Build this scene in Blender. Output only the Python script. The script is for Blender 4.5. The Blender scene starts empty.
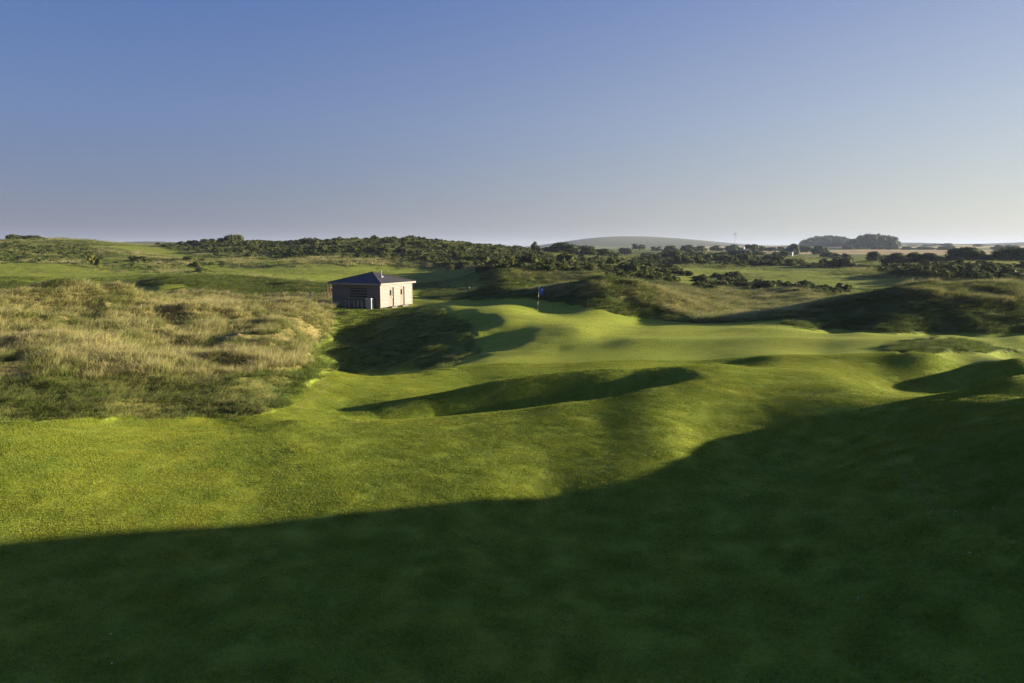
import bpy, math, random
import numpy as np
from mathutils import Vector

S = bpy.context.scene
# ---------------------------------------------------------------- camera
F = 750.0; CAMZ = 6.0; HORIZ = 247.0
PITCH = math.atan((341.5 - HORIZ) / F)
cam_d = bpy.data.cameras.new('camera'); cam = bpy.data.objects.new('camera', cam_d)
S.collection.objects.link(cam); S.camera = cam
cam_d.sensor_width = 36; cam_d.lens = F / 1024 * 36
cam_d.clip_start = 0.1; cam_d.clip_end = 60000
cam.location = (0, 0, CAMZ); cam.rotation_euler = (math.pi / 2 - PITCH, 0, 0)
# ---------------------------------------------------------------- light
SUN_EL = math.radians(8.5); SUN_AZ = math.radians(79)      # azimuth clockwise from the view direction (+Y)
W = bpy.data.worlds.new('World'); S.world = W; W.use_nodes = True
nt = W.node_tree; nt.nodes.clear()
wo = nt.nodes.new('ShaderNodeOutputWorld'); bg = nt.nodes.new('ShaderNodeBackground')
sky = nt.nodes.new('ShaderNodeTexSky'); sky.sky_type = 'NISHITA'; sky.sun_disc = False
sky.sun_elevation = SUN_EL; sky.sun_rotation = SUN_AZ
sky.altitude = 20; sky.air_density = 1.0; sky.dust_density = 0.6; sky.ozone_density = 2.0
bg.inputs['Strength'].default_value = 0.1
EXPO = 1.75
def lin(c): return tuple(((v / 255 + 0.055) / 1.055) ** 2.4 for v in c)
tc = nt.nodes.new('ShaderNodeTexCoord'); sx = nt.nodes.new('ShaderNodeSeparateXYZ'); nt.links.new(tc.outputs['Generated'], sx.inputs[0])
def sky_ramp(stops, air):      # colours of the sky less the light the haze adds in front of it
    n = nt.nodes.new('ShaderNodeValToRGB'); e = n.color_ramp.elements
    while len(e) < len(stops): e.new(0.5)
    for el, (d, c) in zip(e, stops): k = max(0, 1 - d / 12); el.position = math.sin(math.radians(d)); el.color = (*[max(.01, v - a - (b_ - a) * k) for v, a, b_ in zip(lin(c), air[0], air[1])], 1)
    nt.links.new(sx.outputs[2], n.inputs[0]); return n.outputs[0]
away = sky_ramp([(0, (141, 146, 167)), (3, (140, 148, 172)), (9, (124, 143, 181)), (17, (101, 128, 178)), (40, (78, 110, 160)), (90, (50, 78, 130))], ((.066, .082, .055), (.165, .17, .145)))
toward = sky_ramp([(0, (226, 226, 216)), (3, (220, 222, 218)), (9, (196, 205, 216)), (17, (162, 177, 207)), (40, (110, 138, 185)), (90, (50, 78, 130))], ((.105, .125, .09), (.23, .22, .20)))
dt = nt.nodes.new('ShaderNodeVectorMath'); dt.operation = 'DOT_PRODUCT'; nt.links.new(tc.outputs['Generated'], dt.inputs[0])
dt.inputs[1].default_value = (math.sin(SUN_AZ), math.cos(SUN_AZ), 0)
mr = nt.nodes.new('ShaderNodeMapRange'); mr.inputs[1].default_value = -0.40; mr.inputs[2].default_value = 0.72; nt.links.new(dt.outputs['Value'], mr.inputs[0])
pw = nt.nodes.new('ShaderNodeMath'); pw.operation = 'POWER'; pw.inputs[1].default_value = 1.7; nt.links.new(mr.outputs[0], pw.inputs[0])
m1 = nt.nodes.new('ShaderNodeMix'); m1.data_type = 'RGBA'; nt.links.new(pw.outputs[0], m1.inputs[0]); nt.links.new(away, m1.inputs[6]); nt.links.new(toward, m1.inputs[7])
sc1 = nt.nodes.new('ShaderNodeVectorMath'); sc1.operation = 'SCALE'; sc1.inputs['Scale'].default_value = 10.0 / 2 ** EXPO; nt.links.new(m1.outputs[2], sc1.inputs[0])
m2 = nt.nodes.new('ShaderNodeMix'); m2.data_type = 'RGBA'; m2.inputs[0].default_value = 0.9
nt.links.new(sky.outputs[0], m2.inputs[6]); nt.links.new(sc1.outputs[0], m2.inputs[7])
nt.links.new(m2.outputs[2], bg.inputs[0]); nt.links.new(bg.outputs[0], wo.inputs[0])
sd = bpy.data.lights.new('sun', 'SUN'); so = bpy.data.objects.new('sun', sd); S.collection.objects.link(so)
sd.energy = 5.0; sd.angle = math.radians(0.53); sd.color = (1.0, 0.85, 0.65)
sdir = Vector((math.sin(SUN_AZ) * math.cos(SUN_EL), math.cos(SUN_AZ) * math.cos(SUN_EL), math.sin(SUN_EL)))
so.rotation_euler = sdir.to_track_quat('Z', 'Y').to_euler(); so.location = (60, 20, 40)
S.view_settings.view_transform = 'Standard'; S.view_settings.look = 'None'
S.view_settings.exposure = EXPO; S.view_settings.gamma = 1.0; S.view_settings.use_curve_mapping = False
S.cycles.use_denoising = True; S.cycles.denoiser = 'OPENIMAGEDENOISE'; S.cycles.denoising_prefilter = 'NONE'; S.cycles.max_bounces = 5; S.cycles.transparent_max_bounces = 8

# ---------------------------------------------------------------- maths helpers
CP, SP = math.cos(PITCH), math.sin(PITCH)
def project(x, y, z):
    dy = y * CP - (z - CAMZ) * SP
    up = y * SP + (z - CAMZ) * CP
    dy = np.where(np.abs(dy) < 1e-3, 1e-3, dy)
    return 512 + F * x / dy, 341.5 - F * up / dy
def world(px, py, r):                      # point seen at a pixel, at horizontal distance r
    cx = (px - 512) / F; cy = (341.5 - py) / F
    d = (cx, CP + cy * SP, -SP + cy * CP)
    h = math.hypot(d[0], d[1]); k = r / h
    return d[0] * k, d[1] * k, CAMZ + d[2] * k
def flat(px, r):                           # ground position along the bearing of a pixel column
    a = math.atan((px - 512) / F)
    return r * math.sin(a), r * math.cos(a)
def _h(ix, iy, s):
    n = (ix.astype(np.int64) * 374761393 + iy.astype(np.int64) * 668265263 + s * 974634777) & 0xffffffff
    n = ((n ^ (n >> 13)) * 1274126177) & 0xffffffff
    return ((n ^ (n >> 16)) & 0xffff) / 65535.0
def vnoise(x, y, s=0):
    x = np.asarray(x, float); y = np.asarray(y, float)
    ix = np.floor(x); iy = np.floor(y); fx = x - ix; fy = y - iy
    fx = fx * fx * fx * (fx * (fx * 6 - 15) + 10); fy = fy * fy * fy * (fy * (fy * 6 - 15) + 10)
    a = _h(ix, iy, s); b = _h(ix + 1, iy, s); c = _h(ix, iy + 1, s); d = _h(ix + 1, iy + 1, s)
    return (a + (b - a) * fx) * (1 - fy) + (c + (d - c) * fx) * fy
def fbm(x, y, octv=4, s=0, gain=0.5):
    t = 0; a = 1; n = 0
    for k in range(octv):
        c, q = math.cos(0.6 * k + s), math.sin(0.6 * k + s)
        t = t + a * (vnoise((x * c - y * q) * 2 ** k, (x * q + y * c) * 2 ** k, s + 17 * k) - 0.5); n += a; a *= gain
    return t / n * 2
def sstep(a, b, x):
    t = np.clip((x - a) / (b - a), 0, 1); return t * t * (3 - 2 * t)

# ---------------------------------------------------------------- terrain controls: (column, row seen, distance) and (column, distance, height)
SEEN = [
 # left lawn and rough bank
 (0,440,23.5),(100,438,23.5),(200,436,23.5),(0,421,27),(120,419,27),(220,415,27.5),(300,418,26.5),
 (0,400,28.6),(120,399,28.8),(230,396,28.9),(0,379,31),(120,377,31),(220,376,31.5),(290,376,33),
 (0,352,38),(110,350,38),(210,352,38),(290,360,37),
 (0,330,43),(60,328,44),(130,333,44),(210,334,44),(290,332,46),
 (0,309,58),(60,296,60),(110,299,60),(150,305,58),(200,300,64),(260,306,66),(310,308,66),
 # hollow and ramp
 (340,376,35),(400,377,36),(310,398,30),(370,400,30),
 (350,312,73),(400,309,75),(330,308,78),(300,304,80),
 # plateau of the green and its slopes
 (452,306,72),(500,305,72),(560,309,72),(540,313,69),(475,312.5,65),(500,319,59.5),(540,325,55.5),(580,330,52),(600,338,50),(600,322,62),(660,327,60),(700,330,57),
 (630,341,48),(690,340,49),
 (450,354,50),(520,350,46.5),(440,372,38),(500,362,41),(560,352,45),(610,352,44),
 (420,386,33.5),(470,384,34.5),(540,372,37),(600,362,40),(660,357,41.5),
 # shaded ridge face
 (300,421,24.6),(380,419.5,24.5),(470,413.5,24.6),(560,403.5,25.1),(650,389,26.6),(700,384,27.5),(720,368,32),(770,369,33),
 # right lawn
 (770,358,38),(850,356,39),(930,358,39),(1020,362,38),(800,338,50),(860,334,54),(950,336,54),(1024,336,54),
 (900,349,44),(980,351,44),(820,352,43),
 (880,404,26),(950,392,28),(1024,376,29),(1024,396,25),(960,402,24.5),(700,430,22.9),(800,418,24.6),(760,395,27),(850,385,29),
 (300,450,21),
 # dark bank on the right
 (900,440,21.1),(960,440,20.0),(1024,430,19.5),(900,480,17.8),(960,500,16.3),(1024,520,15),(780,470,20.3),(840,450,21.8),
 (700,510,17),(860,522,15.8),(1024,556,13.9),(560,510,16.8),
 # mounds behind the green
 (470,297,86),(505,282,92),(540,291,93),(600,285,80),(560,294,79),(650,293,80),(700,312,76),(640,322,68),(740,319,69),
 (800,322,63),(850,300,72),(920,287,74),(975,287,78),(1024,286,83),
 (720,300,100),(660,288,105),(780,300,105),(600,280,115),(500,278,115),
 (450,297,95),(430,292,110),
 # fairways beyond
 (0,287,110),(100,284,120),(200,290,95),(160,290,96),(0,272,175),(100,271,180),(200,276,160),(280,268,195),(280,282,125),(340,268,190),(430,283,130),(430,271,185),
 (700,284,140),(800,292,115),(760,270,210),(850,270,215),(640,268,215),(860,284,140),(930,277,150),(1024,278,150),
 (560,266,200),(500,268,190),
 # heath ridge to the left and skyline
 (0,258,270),(80,255,285),(160,255,290),(230,258,260),(320,258,235),(400,260,225),(470,262,215),
 (-60,240,390),(30,240.5,380),(90,241.5,370),(150,245,390),(230,242,370),(300,244,340),(360,241,320),(420,240.5,310),(470,246,310),(520,251,310),(570,254,330),
 (640,258,330),(720,258,340),(800,261,320),(880,263,300),(960,264,290),(1040,264,290),
 # far country
 (600,249,900),(700,249,900),(780,250,900),(860,251,800),(950,253,750),(1040,253,750),
 (800,245.5,1900),(870,246,1900),(960,245,1900),(1040,246,1900),(700,247,1900),(560,247,2200),(610,247,2200),(660,247,2250),(720,247,2300),(900,246,2300),(1000,246,2300),
 (545,246,2900),(575,241.8,2900),(600,239.3,2900),(640,240,2900),(690,242,2920),(740,246,2950),(800,245.5,3000),(880,242.5,3000),(920,243,3000),(960,244.5,3000),(1040,241.5,2950),
 (400,247,2000),(200,247,2000),(155,241.5,2900),(300,246,2900),(0,246,2900),(-100,247,2900),(1150,243,2950)]
KNOWN = [
 (512,3,0.0),(512,8,0.0),(0,10,0.0),(300,12,0.0),(1024,9,0.1),(700,10,0.05),(0,16,0.02),(250,17,0.03),(480,16,0.05),
 (260,20,.34),(340,20,.32),(420,20,.32),(500,20,.33),(590,20,.36),(680,20,.42),(300,22.5,.38),(380,22.5,.38),(460,22.5,.43),(540,22.5,.52),(610,22.5,.60),(680,22.5,.66),(590,18,.14),(500,17.6,.16),(400,17.3,.13),(640,16.5,.1),
 (450,33,-.25),(512,33.5,-.1),(576,33.5,.15),(630,33.5,.45),(690,34.5,.4),(750,35,.62),
 (340,44,-1.7),(380,50,-2.2),(350,56,-2.1),(455,52,-1.25),(485,52,-.75),(510,52,-.35),(465,60,-.7),(430,48,-1.5),(420,48,-1.6),(400,62,-1.6),(440,56,-1.0),(330,66,-1.3),(300,50,-0.9),(318,47,-1.5),(322,56,-1.7),(312,52,-1.5),(285,48,.1),
 (340,28,-0.1),(410,29,0.05),(480,29.5,0.1),(560,29.6,0.35),(640,30,0.65),
 (60,51,0.5),(160,52,0.4),(250,56,0.2),(0,75,-0.4),(100,76,-0.5),(200,78,-0.6),(270,76,-0.6),
 (600,95,-1.5),(500,110,-.6),(480,79,-.3),(900,92,-1.0),(1024,100,-0.4),(760,86,-1.4),(850,60,-0.6),(950,60,-0.7),(1020,59,-.6),(980,66,.5),(1030,68,.5),(1080,60,-.6),(1090,66,-.1),(1100,73,.3),(1160,70,-.3),(1160,60,-.4),(1200,80,-.3),
 (1024,47,-0.2),(900,33,0.3),(1000,33,0.5),(700,40,0.1),
 (560,1700,-1),(640,1700,-1),(200,550,4),(0,550,4),(400,500,0),(300,550,2),(600,520,0),(800,520,0),(1000,500,0),(500,1200,0),(100,1200,0)]
HILL = [(20,20.3,2.0),(20,22.2,1.5),(20,24.3,1.1),(20,26.6,.85),(20,29.2,.65),(20,33,.3),(20,15,3),(19,8,2.8),(16,3,2.0),(28,21,2.2),(28,24.2,1.5),(28,29,.8),(28,33,.5),(28,12,3.6),(28,3,3.5),(40,20,3.5),(40,28,2.2),(40,40,.8),(60,25,3),(60,40,2),(25,-8,3.5),(40,5,3.5),(12,3,1.0)]
RAW = [  # off-frame, (bearing deg, distance, height)
 (44,72,.6),(50,72,.2),(60,75,0),(50,100,0.0),(60,140,.5),(120,20,0.6),(180,10,0),(180,40,0),(-90,12,0),(-90,40,0.3),(-120,100,0),(120,100,1),(-55,20,0),(-50,40,0.8),(-50,60,1.0),(-50,120,0),(-60,300,5),
 (60,300,0),(120,400,0),(180,400,0),(-120,500,0),(60,2000,0),(-60,2000,0),(180,3000,0),(120,3000,0),(-120,3000,0),(55,3000,10),(-50,3000,5),(0,4600,0),(25,4600,0),(-25,4600,0),(40,4600,0),(120,8000,0),(-120,8000,0),(180,8000,0)]
HUT = (*flat(373, 80.0), -0.16); HUTROT = -24.6
def emb(x, y):
    r = np.hypot(x, y) + 1e-6; g = np.log(1 + r / 6.0) / r
    return x * g, y * g
cx_, cy_, cv_ = [], [], []
for px, py, r in SEEN:
    x, y, z = world(px, py, r); cx_.append(x); cy_.append(y); cv_.append(z / (r + 2))
for px, r, z in KNOWN:
    x, y = flat(px, r); cx_.append(x); cy_.append(y); cv_.append(z / (r + 2))
for x, y, z in HILL:
    cx_.append(x); cy_.append(y); cv_.append(z / (math.hypot(x, y) + 2))
for a, r, z in RAW:
    a = math.radians(a); cx_.append(r * math.sin(a)); cy_.append(r * math.cos(a)); cv_.append(z / (r + 2))
cx_, cy_, cv_ = map(np.array, (cx_, cy_, cv_))
EX, EY = emb(cx_, cy_)
def kern(d2): return 0.5 * d2 * np.log(d2 + 1e-12)
N = len(EX)
A = np.zeros((N + 3, N + 3)); A[:N, :N] = kern((EX[:, None] - EX) ** 2 + (EY[:, None] - EY) ** 2) + np.eye(N) * 1.2e-4
A[:N, N] = A[N, :N] = 1; A[:N, N + 1] = A[N + 1, :N] = EX; A[:N, N + 2] = A[N + 2, :N] = EY
SOL = np.linalg.solve(A, np.concatenate([cv_, [0, 0, 0]]))
def base_h(x, y):
    x = np.asarray(x, float).ravel(); y = np.asarray(y, float).ravel(); out = np.empty_like(x)
    for i in range(0, len(x), 20000):
        a, b = emb(x[i:i + 20000], y[i:i + 20000])
        k = kern((a[:, None] - EX) ** 2 + (b[:, None] - EY) ** 2)
        out[i:i + 20000] = (k @ SOL[:N] + SOL[N] + SOL[N + 1] * a + SOL[N + 2] * b)
    return out * (np.hypot(x, y) + 2)

# long soft ridges and troughs: (half width m, [(column, distance, height)...])
STROKES = [
 (1.15, [(345,26.0,0),(385,26.3,-.55),(440,26.7,-.85),(520,27.0,-.95),(580,27.6,-.75),(640,28.5,-.45),(700,29.6,0)]),
 (1.20, [(370,28.0,0),(440,28.7,.32),(500,29.2,.62),(560,29.7,.72),(600,30,.62),(640,30.4,.46),(710,31.4,.2),(770,32.5,0)]),
 (4.0, [(540,86,0),(575,82,.7),(610,79,1.15),(650,77,.65),(710,75,0)]),
 (3.0, [(470,90,0),(500,92,.5),(545,93,0)]),
 (2.2, [(-40,60,.3),(20,60,.9),(70,61,1.1),(120,60,.7),(150,58,0)]),
 (2.0, [(110,74,0),(160,74,.9),(210,75,1.1),(260,75,.7),(300,75,0)]),
 (1.5, [(170,57,0),(200,57,.9),(235,57,.9),(255,57,0)]),
 (1.3, [(-30,44,.3),(60,43.5,.7),(130,44,.3),(200,44.5,.65),(260,45,.3),(310,46,0)]),
 (1.2, [(-30,37,.2),(90,37,.35),(150,37,0),(210,37.5,.3),(270,38,0)]),
 (1.6, [(395,49,0),(430,52,.45),(470,55.5,.55),(520,59,0)]),
 (1.9, [(560,47,0),(660,47,.22),(780,48,.25),(900,48,.15),(960,48,0)]),
 (1.7, [(700,37.5,0),(780,38,.12),(880,39,.13),(1000,39,.12),(1080,39,0)]),
 (2.4, [(640,55,0),(740,56,.16),(860,55,.12),(960,56,0)]),
 (5.0, [(830,75,0),(900,74,.12),(970,77,0)]),
]
def strokes(x, y):
    out = np.zeros_like(x)
    for w, pts in STROKES:
        P = [(*flat(p, r), h) for p, r, h in pts]; best = np.full(x.shape, 1e9); hh = np.zeros_like(x)
        for (x0, y0, h0), (x1, y1, h1) in zip(P, P[1:]):
            ex, ey = x1 - x0, y1 - y0; t = np.clip(((x - x0) * ex + (y - y0) * ey) / (ex * ex + ey * ey), 0, 1)
            d = (x - x0 - t * ex) ** 2 + (y - y0 - t * ey) ** 2; m = d < best
            best = np.where(m, d, best); hh = np.where(m, h0 + (h1 - h0) * t, hh)
        out += hh * np.exp(-best / (w * w))
    return out

# ---------------------------------------------------------------- ground zones: (kind, strength, near, far, edge softness px, outline)
ZONES = [
 ('rough',1,25.5,95,3,[(-200,421),(0,420),(100,419),(200,417),(262,414),(285,404),(300,392),(318,379),(312,362),(318,345),(336,330),(338,316),(332,302),(250,284),(120,277),(-200,277)]),
 ('rough',.55,35,76,9,[(318,379),(330,374),(400,373),(450,368),(480,350),(470,322),(440,309),(420,307),(325,305),(308,340),(303,372)]),
 ('gold',1,31,95,4,[(-200,382),(150,380),(300,372),(306,366),(312,347),(330,332),(336,320),(328,307),(330,300),(330,288),(170,281),(-200,281)]),
 ('rough',1,64,125,2,[(470,300),(476,288),(505,276),(560,276),(640,276),(720,280),(800,284),(860,300),(840,318),(780,330),(700,324),(640,318),(560,302),(520,298)]),
 ('gold',0.62,64,125,4,[(520,290),(600,281),(690,289),(740,285),(800,290),(850,300),(790,320),(700,322),(640,308),(610,291),(560,298)]),
 ('rough',1,57,95,2,[(780,324),(820,300),(900,283),(1300,280),(1300,334),(900,333),(820,330)]),
 ('gold',0.35,25.5,34,4,[(-200,421),(0,420),(200,416),(262,412),(280,400),(290,378),(-200,380)]),
 ('gold',0.5,26,42,1.2,[(322,377),(338,375),(322,392),(305,406),(296,414),(290,413),(300,402),(312,390)]),
 ('gold',0.5,12,27,1.2,[(886,410),(893,410),(890,440),(902,470),(935,500),(985,522),(1060,548),(1060,554),(985,528),(930,506),(896,473),(884,440)]),
 ('gold',0.6,57,95,3,[(900,296),(910,285),(1300,280),(1300,300),(1000,306)]),
 ('rough',0.9,38,50,2,[(880,347),(905,340),(960,339),(1010,342),(1100,340),(1100,350),(960,353),(900,353)]),
 ('rough',0.34,12,27,7,[(888,412),(930,404),(1100,396),(1300,600),(1060,560),(985,520),(930,480),(895,440)]),
 ('rough',1,70,120,2,[(418,296),(430,289),(480,288),(478,299),(450,301)]),
 ('heath',0.8,85,140,2,[(-200,281),(0,282),(60,284),(105,288),(150,292),(150,296),(-200,296)]),
 ('heath',0.8,130,260,2,[(70,263),(130,262),(180,266),(215,272),(200,276),(150,270),(90,269)]),
 ('heath',0.7,100,200,2,[(130,283),(180,278),(250,277),(300,280),(240,284),(150,288)]),
 # rough country beyond
 ('rough',1,85,130,2,[(150,292),(200,284),(260,280),(335,283),(335,300),(200,300)]),
 ('rough',1,150,700,2,[(-300,262),(0,262),(60,266),(120,266),(170,270),(215,264),(150,255),(110,247),(160,246),(185,255),(230,265),(330,262),(420,266),(480,272),(640,270),(640,245),(510,245),(400,230),(-300,230)]),
 ('heath',0.9,150,700,3,[(-300,262),(0,262),(90,262),(120,268),(165,262),(110,247),(90,238),(-300,236)]),
 ('heath',0.7,150,700,3,[(215,264),(260,256),(330,256),(420,262),(430,268),(330,264),(260,266)]),
 ('heath',0.8,85,200,3,[(150,292),(200,285),(260,281),(335,284),(335,292),(200,297)]),
 ('gold',0.4,100,400,3,[(520,262),(600,264),(660,272),(700,288),(760,292),(640,290),(560,282),(500,280)]),
 ('gold',0.5,100,330,2,[(330,262),(400,255),(430,258),(400,266)]),
 ('heath',0.9,180,420,3,[(200,254),(240,246),(300,242),(420,238),(520,250),(640,262),(640,276),(560,284),(470,276),(420,262),(320,256),(240,262)]),
 ('rough',0.8,85,700,2,[(480,282),(640,272),(700,272),(780,284),(860,290),(930,286),(1300,286),(1300,256),(860,258),(860,268),(800,264),(700,262),(640,256),(480,256)]),
 ('field',1,600,2350,1,[(700,256),(800,255),(880,256),(1300,258),(1300,240),(700,240)]),
]
MOWN = [ # fairways cut back into the rough country
 (90,260,[(650,270),(700,267),(800,272),(905,280),(940,285),(830,290),(760,286),(700,276)]),
]
def pdist(px, py, poly):
    inside = np.zeros(px.shape, bool); d = np.full(px.shape, 1e9); n = len(poly)
    for i in range(n):
        x0, y0 = poly[i]; x1, y1 = poly[(i + 1) % n]
        if y0 != y1:
            inside ^= ((y0 > py) != (y1 > py)) & (px < (x1 - x0) * (py - y0) / (y1 - y0) + x0)
        ex, ey = x1 - x0, y1 - y0; t = np.clip(((px - x0) * ex + (py - y0) * ey) / (ex * ex + ey * ey), 0, 1)
        d = np.minimum(d, (px - x0 - t * ex) ** 2 + ((py - y0 - t * ey) * 1.0) ** 2)
    d = np.sqrt(d); return np.where(inside, d, -d)
def zones(x, y, z):
    r = np.hypot(x, y); px, py = project(x, y, z)
    ok = (y > 5) & (np.abs(x) < y * 1.5)
    px = np.where(ok, px, -9999); py = np.where(ok, py, -9999)
    wx = fbm(x / r * 60, np.log(r) * 60, 3, 5) * 8; wy = fbm(x / r * 60, np.log(r) * 60, 3, 9)
    out = {k: np.zeros(x.shape) for k in ('rough', 'gold', 'heath', 'field')}
    for kind, s, r0, r1, soft, poly in ZONES:
        m = ok & (r > r0) & (r < r1)
        if not m.any(): continue
        d = pdist(px[m] + wx[m], py[m] + wy[m] * soft, poly)
        out[kind][m] = np.maximum(out[kind][m], s * sstep(-soft * .5, soft * .5, d))
    for r0, r1, poly in MOWN:
        m = ok & (r > r0) & (r < r1)
        if m.any():
            k = 1 - sstep(-1, 1, pdist(px[m] + wx[m], py[m] + wy[m] * 2, poly))
            for q in out: out[q][m] *= k
    far = sstep(300, 420, r)
    out['rough'] = np.maximum(out['rough'], .42 * sstep(92, 120, r))  # far fairways mixed towards rough: dimmer grazing light put into their colour
    out['rough'] = np.maximum(out['rough'], out['heath'])
    out['heath'] = np.maximum(out['heath'], sstep(2350, 2500, r))
    out['rough'] = np.maximum(out['rough'], far * (1 - out['field']))
    return out
def height(x, y, want=False):
    x = np.asarray(x, float); y = np.asarray(y, float); sh = x.shape; x = x.ravel(); y = y.ravel()
    z = base_h(x, y) + strokes(x, y); r = np.hypot(x, y)
    zn = zones(x, y, z); ro = zn['rough']
    near = 1 - sstep(150, 500, r)
    # links undulation
    q = 0.982 * y - 0.19 * x      # steep high dune standing off to the right, whose shadow crosses the near lawn
    z = z + 4.9 * (1 - sstep(15.2, 18.4, q + fbm(x / 5, y / 5, 3, 90) * 1.1)) * sstep(23, 33, x) * (1 - sstep(60, 90, x)) * sstep(-40, -10, q)
    z = z + near * (fbm(x / 9, y / 7, 2, 6) * 0.085 * sstep(12, 30, r) + fbm(x / 3.4, y / 2.4, 2, 4) * 0.03 * sstep(12, 34, r))
    z = z + fbm(x / 15, y / 11, 2, 18) * 0.28 * sstep(95, 150, r) * (1 - sstep(400, 600, r))
    z = z + fbm(x / 38, y / 26, 3, 8) * 0.9 * sstep(90, 180, r) * (1 - sstep(1500, 4000, r)) 
    # hummocks of the dunes
    hb = np.abs(fbm(x / 5.5, y / 4.0, 3, 21)); g = np.maximum(zn['gold'], 0)
    z = z + ro * near * ((0.28 - hb) * 1.15 * (0.3 + 0.7 * g) + fbm(x / 1.3, y / 1.3, 3, 23) * 0.14)
    hol = np.exp(-((x + 10) ** 2 / 70 + (y - 54) ** 2 / 110)); z = z + hol * fbm(x / 4.5 + .3, y / 3.5, 3, 61) * .75
    z = z + zn['heath'] * fbm(x / 9, y / 9, 3, 31) * 0.8
    z = z + sstep(600, 900, r) * (1 - sstep(3500, 4500, r)) * fbm(x / 300, y / 200, 2, 41) * 2.0
    hp = 1 - sstep(3.6, 7.5, np.hypot(x - HUT[0], y - HUT[1])); z = z * (1 - hp) + HUT[2] * hp
    if want: return z.reshape(sh), {k: v.reshape(sh) for k, v in zn.items()}
    return z.reshape(sh)
def H1(x, y): return float(height(np.array([x]), np.array([y]))[0])

# ---------------------------------------------------------------- object helpers
def tag(o, label=None, cat=None, group=None, kind=None):
    if label: o['label'] = label
    if cat: o['category'] = cat
    if group: o['group'] = group
    if kind: o['kind'] = kind
    return o
def link(o, parent=None):
    S.collection.objects.link(o)
    if parent is not None: o.parent = parent
    return o
def mesh_obj(name, verts, faces, mat=None, parent=None, smooth=False):
    me = bpy.data.meshes.new(name); me.from_pydata([tuple(v) for v in verts], [], faces); me.update()
    if mat: me.materials.append(mat)
    if smooth: me.shade_smooth()
    return link(bpy.data.objects.new(name, me), parent)
def new_mat(name):
    m = bpy.data.materials.new(name); m.use_nodes = True
    t = m.node_tree; t.nodes.clear()
    out = t.nodes.new('ShaderNodeOutputMaterial'); b = t.nodes.new('ShaderNodeBsdfPrincipled')
    t.links.new(b.outputs[0], out.inputs[0])
    b.inputs['Specular IOR Level'].default_value = 0.2; b.inputs['Roughness'].default_value = 0.8
    return m, t, b
class NB:
    def __init__(s, t): s.t = t
    def n(s, typ, **k):
        n = s.t.nodes.new(typ)
        for a, v in k.items(): setattr(n, a, v)
        return n
    def l(s, a, b): s.t.links.new(a, b)
    def noise(s, vec, scale, detail=3, rough=0.55, dist=0.0):
        n = s.n('ShaderNodeTexNoise'); n.inputs['Scale'].default_value = scale; n.inputs['Detail'].default_value = detail
        n.inputs['Roughness'].default_value = rough; n.inputs['Distortion'].default_value = dist
        if vec is not None: s.l(vec, n.inputs['Vector'])
        return n.outputs['Fac']
    def ramp(s, fac, stops):
        n = s.n('ShaderNodeValToRGB'); e = n.color_ramp.elements
        while len(e) < len(stops): e.new(0.5)
        for el, (p, c) in zip(e, stops): el.position = p; el.color = (*c, 1) if len(c) == 3 else c
        s.l(fac, n.inputs[0]); return n.outputs['Color']
    def mix(s, fac, a, b, blend='MIX'):
        n = s.n('ShaderNodeMix', data_type='RGBA', blend_type=blend)
        for sock, v in ((n.inputs[0], fac), (n.inputs[6], a), (n.inputs[7], b)):
            if hasattr(v, 'is_linked'): s.l(v, sock)
            elif isinstance(v, (int, float)): sock.default_value = v
            else: sock.default_value = (*v, 1)
        return n.outputs[2]
    def math(s, op, a, b=0.0):
        n = s.n('ShaderNodeMath', operation=op)
        for sock, v in ((n.inputs[0], a), (n.inputs[1], b)):
            if hasattr(v, 'is_linked'): s.l(v, sock)
            else: sock.default_value = v
        return n.outputs[0]

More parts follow.
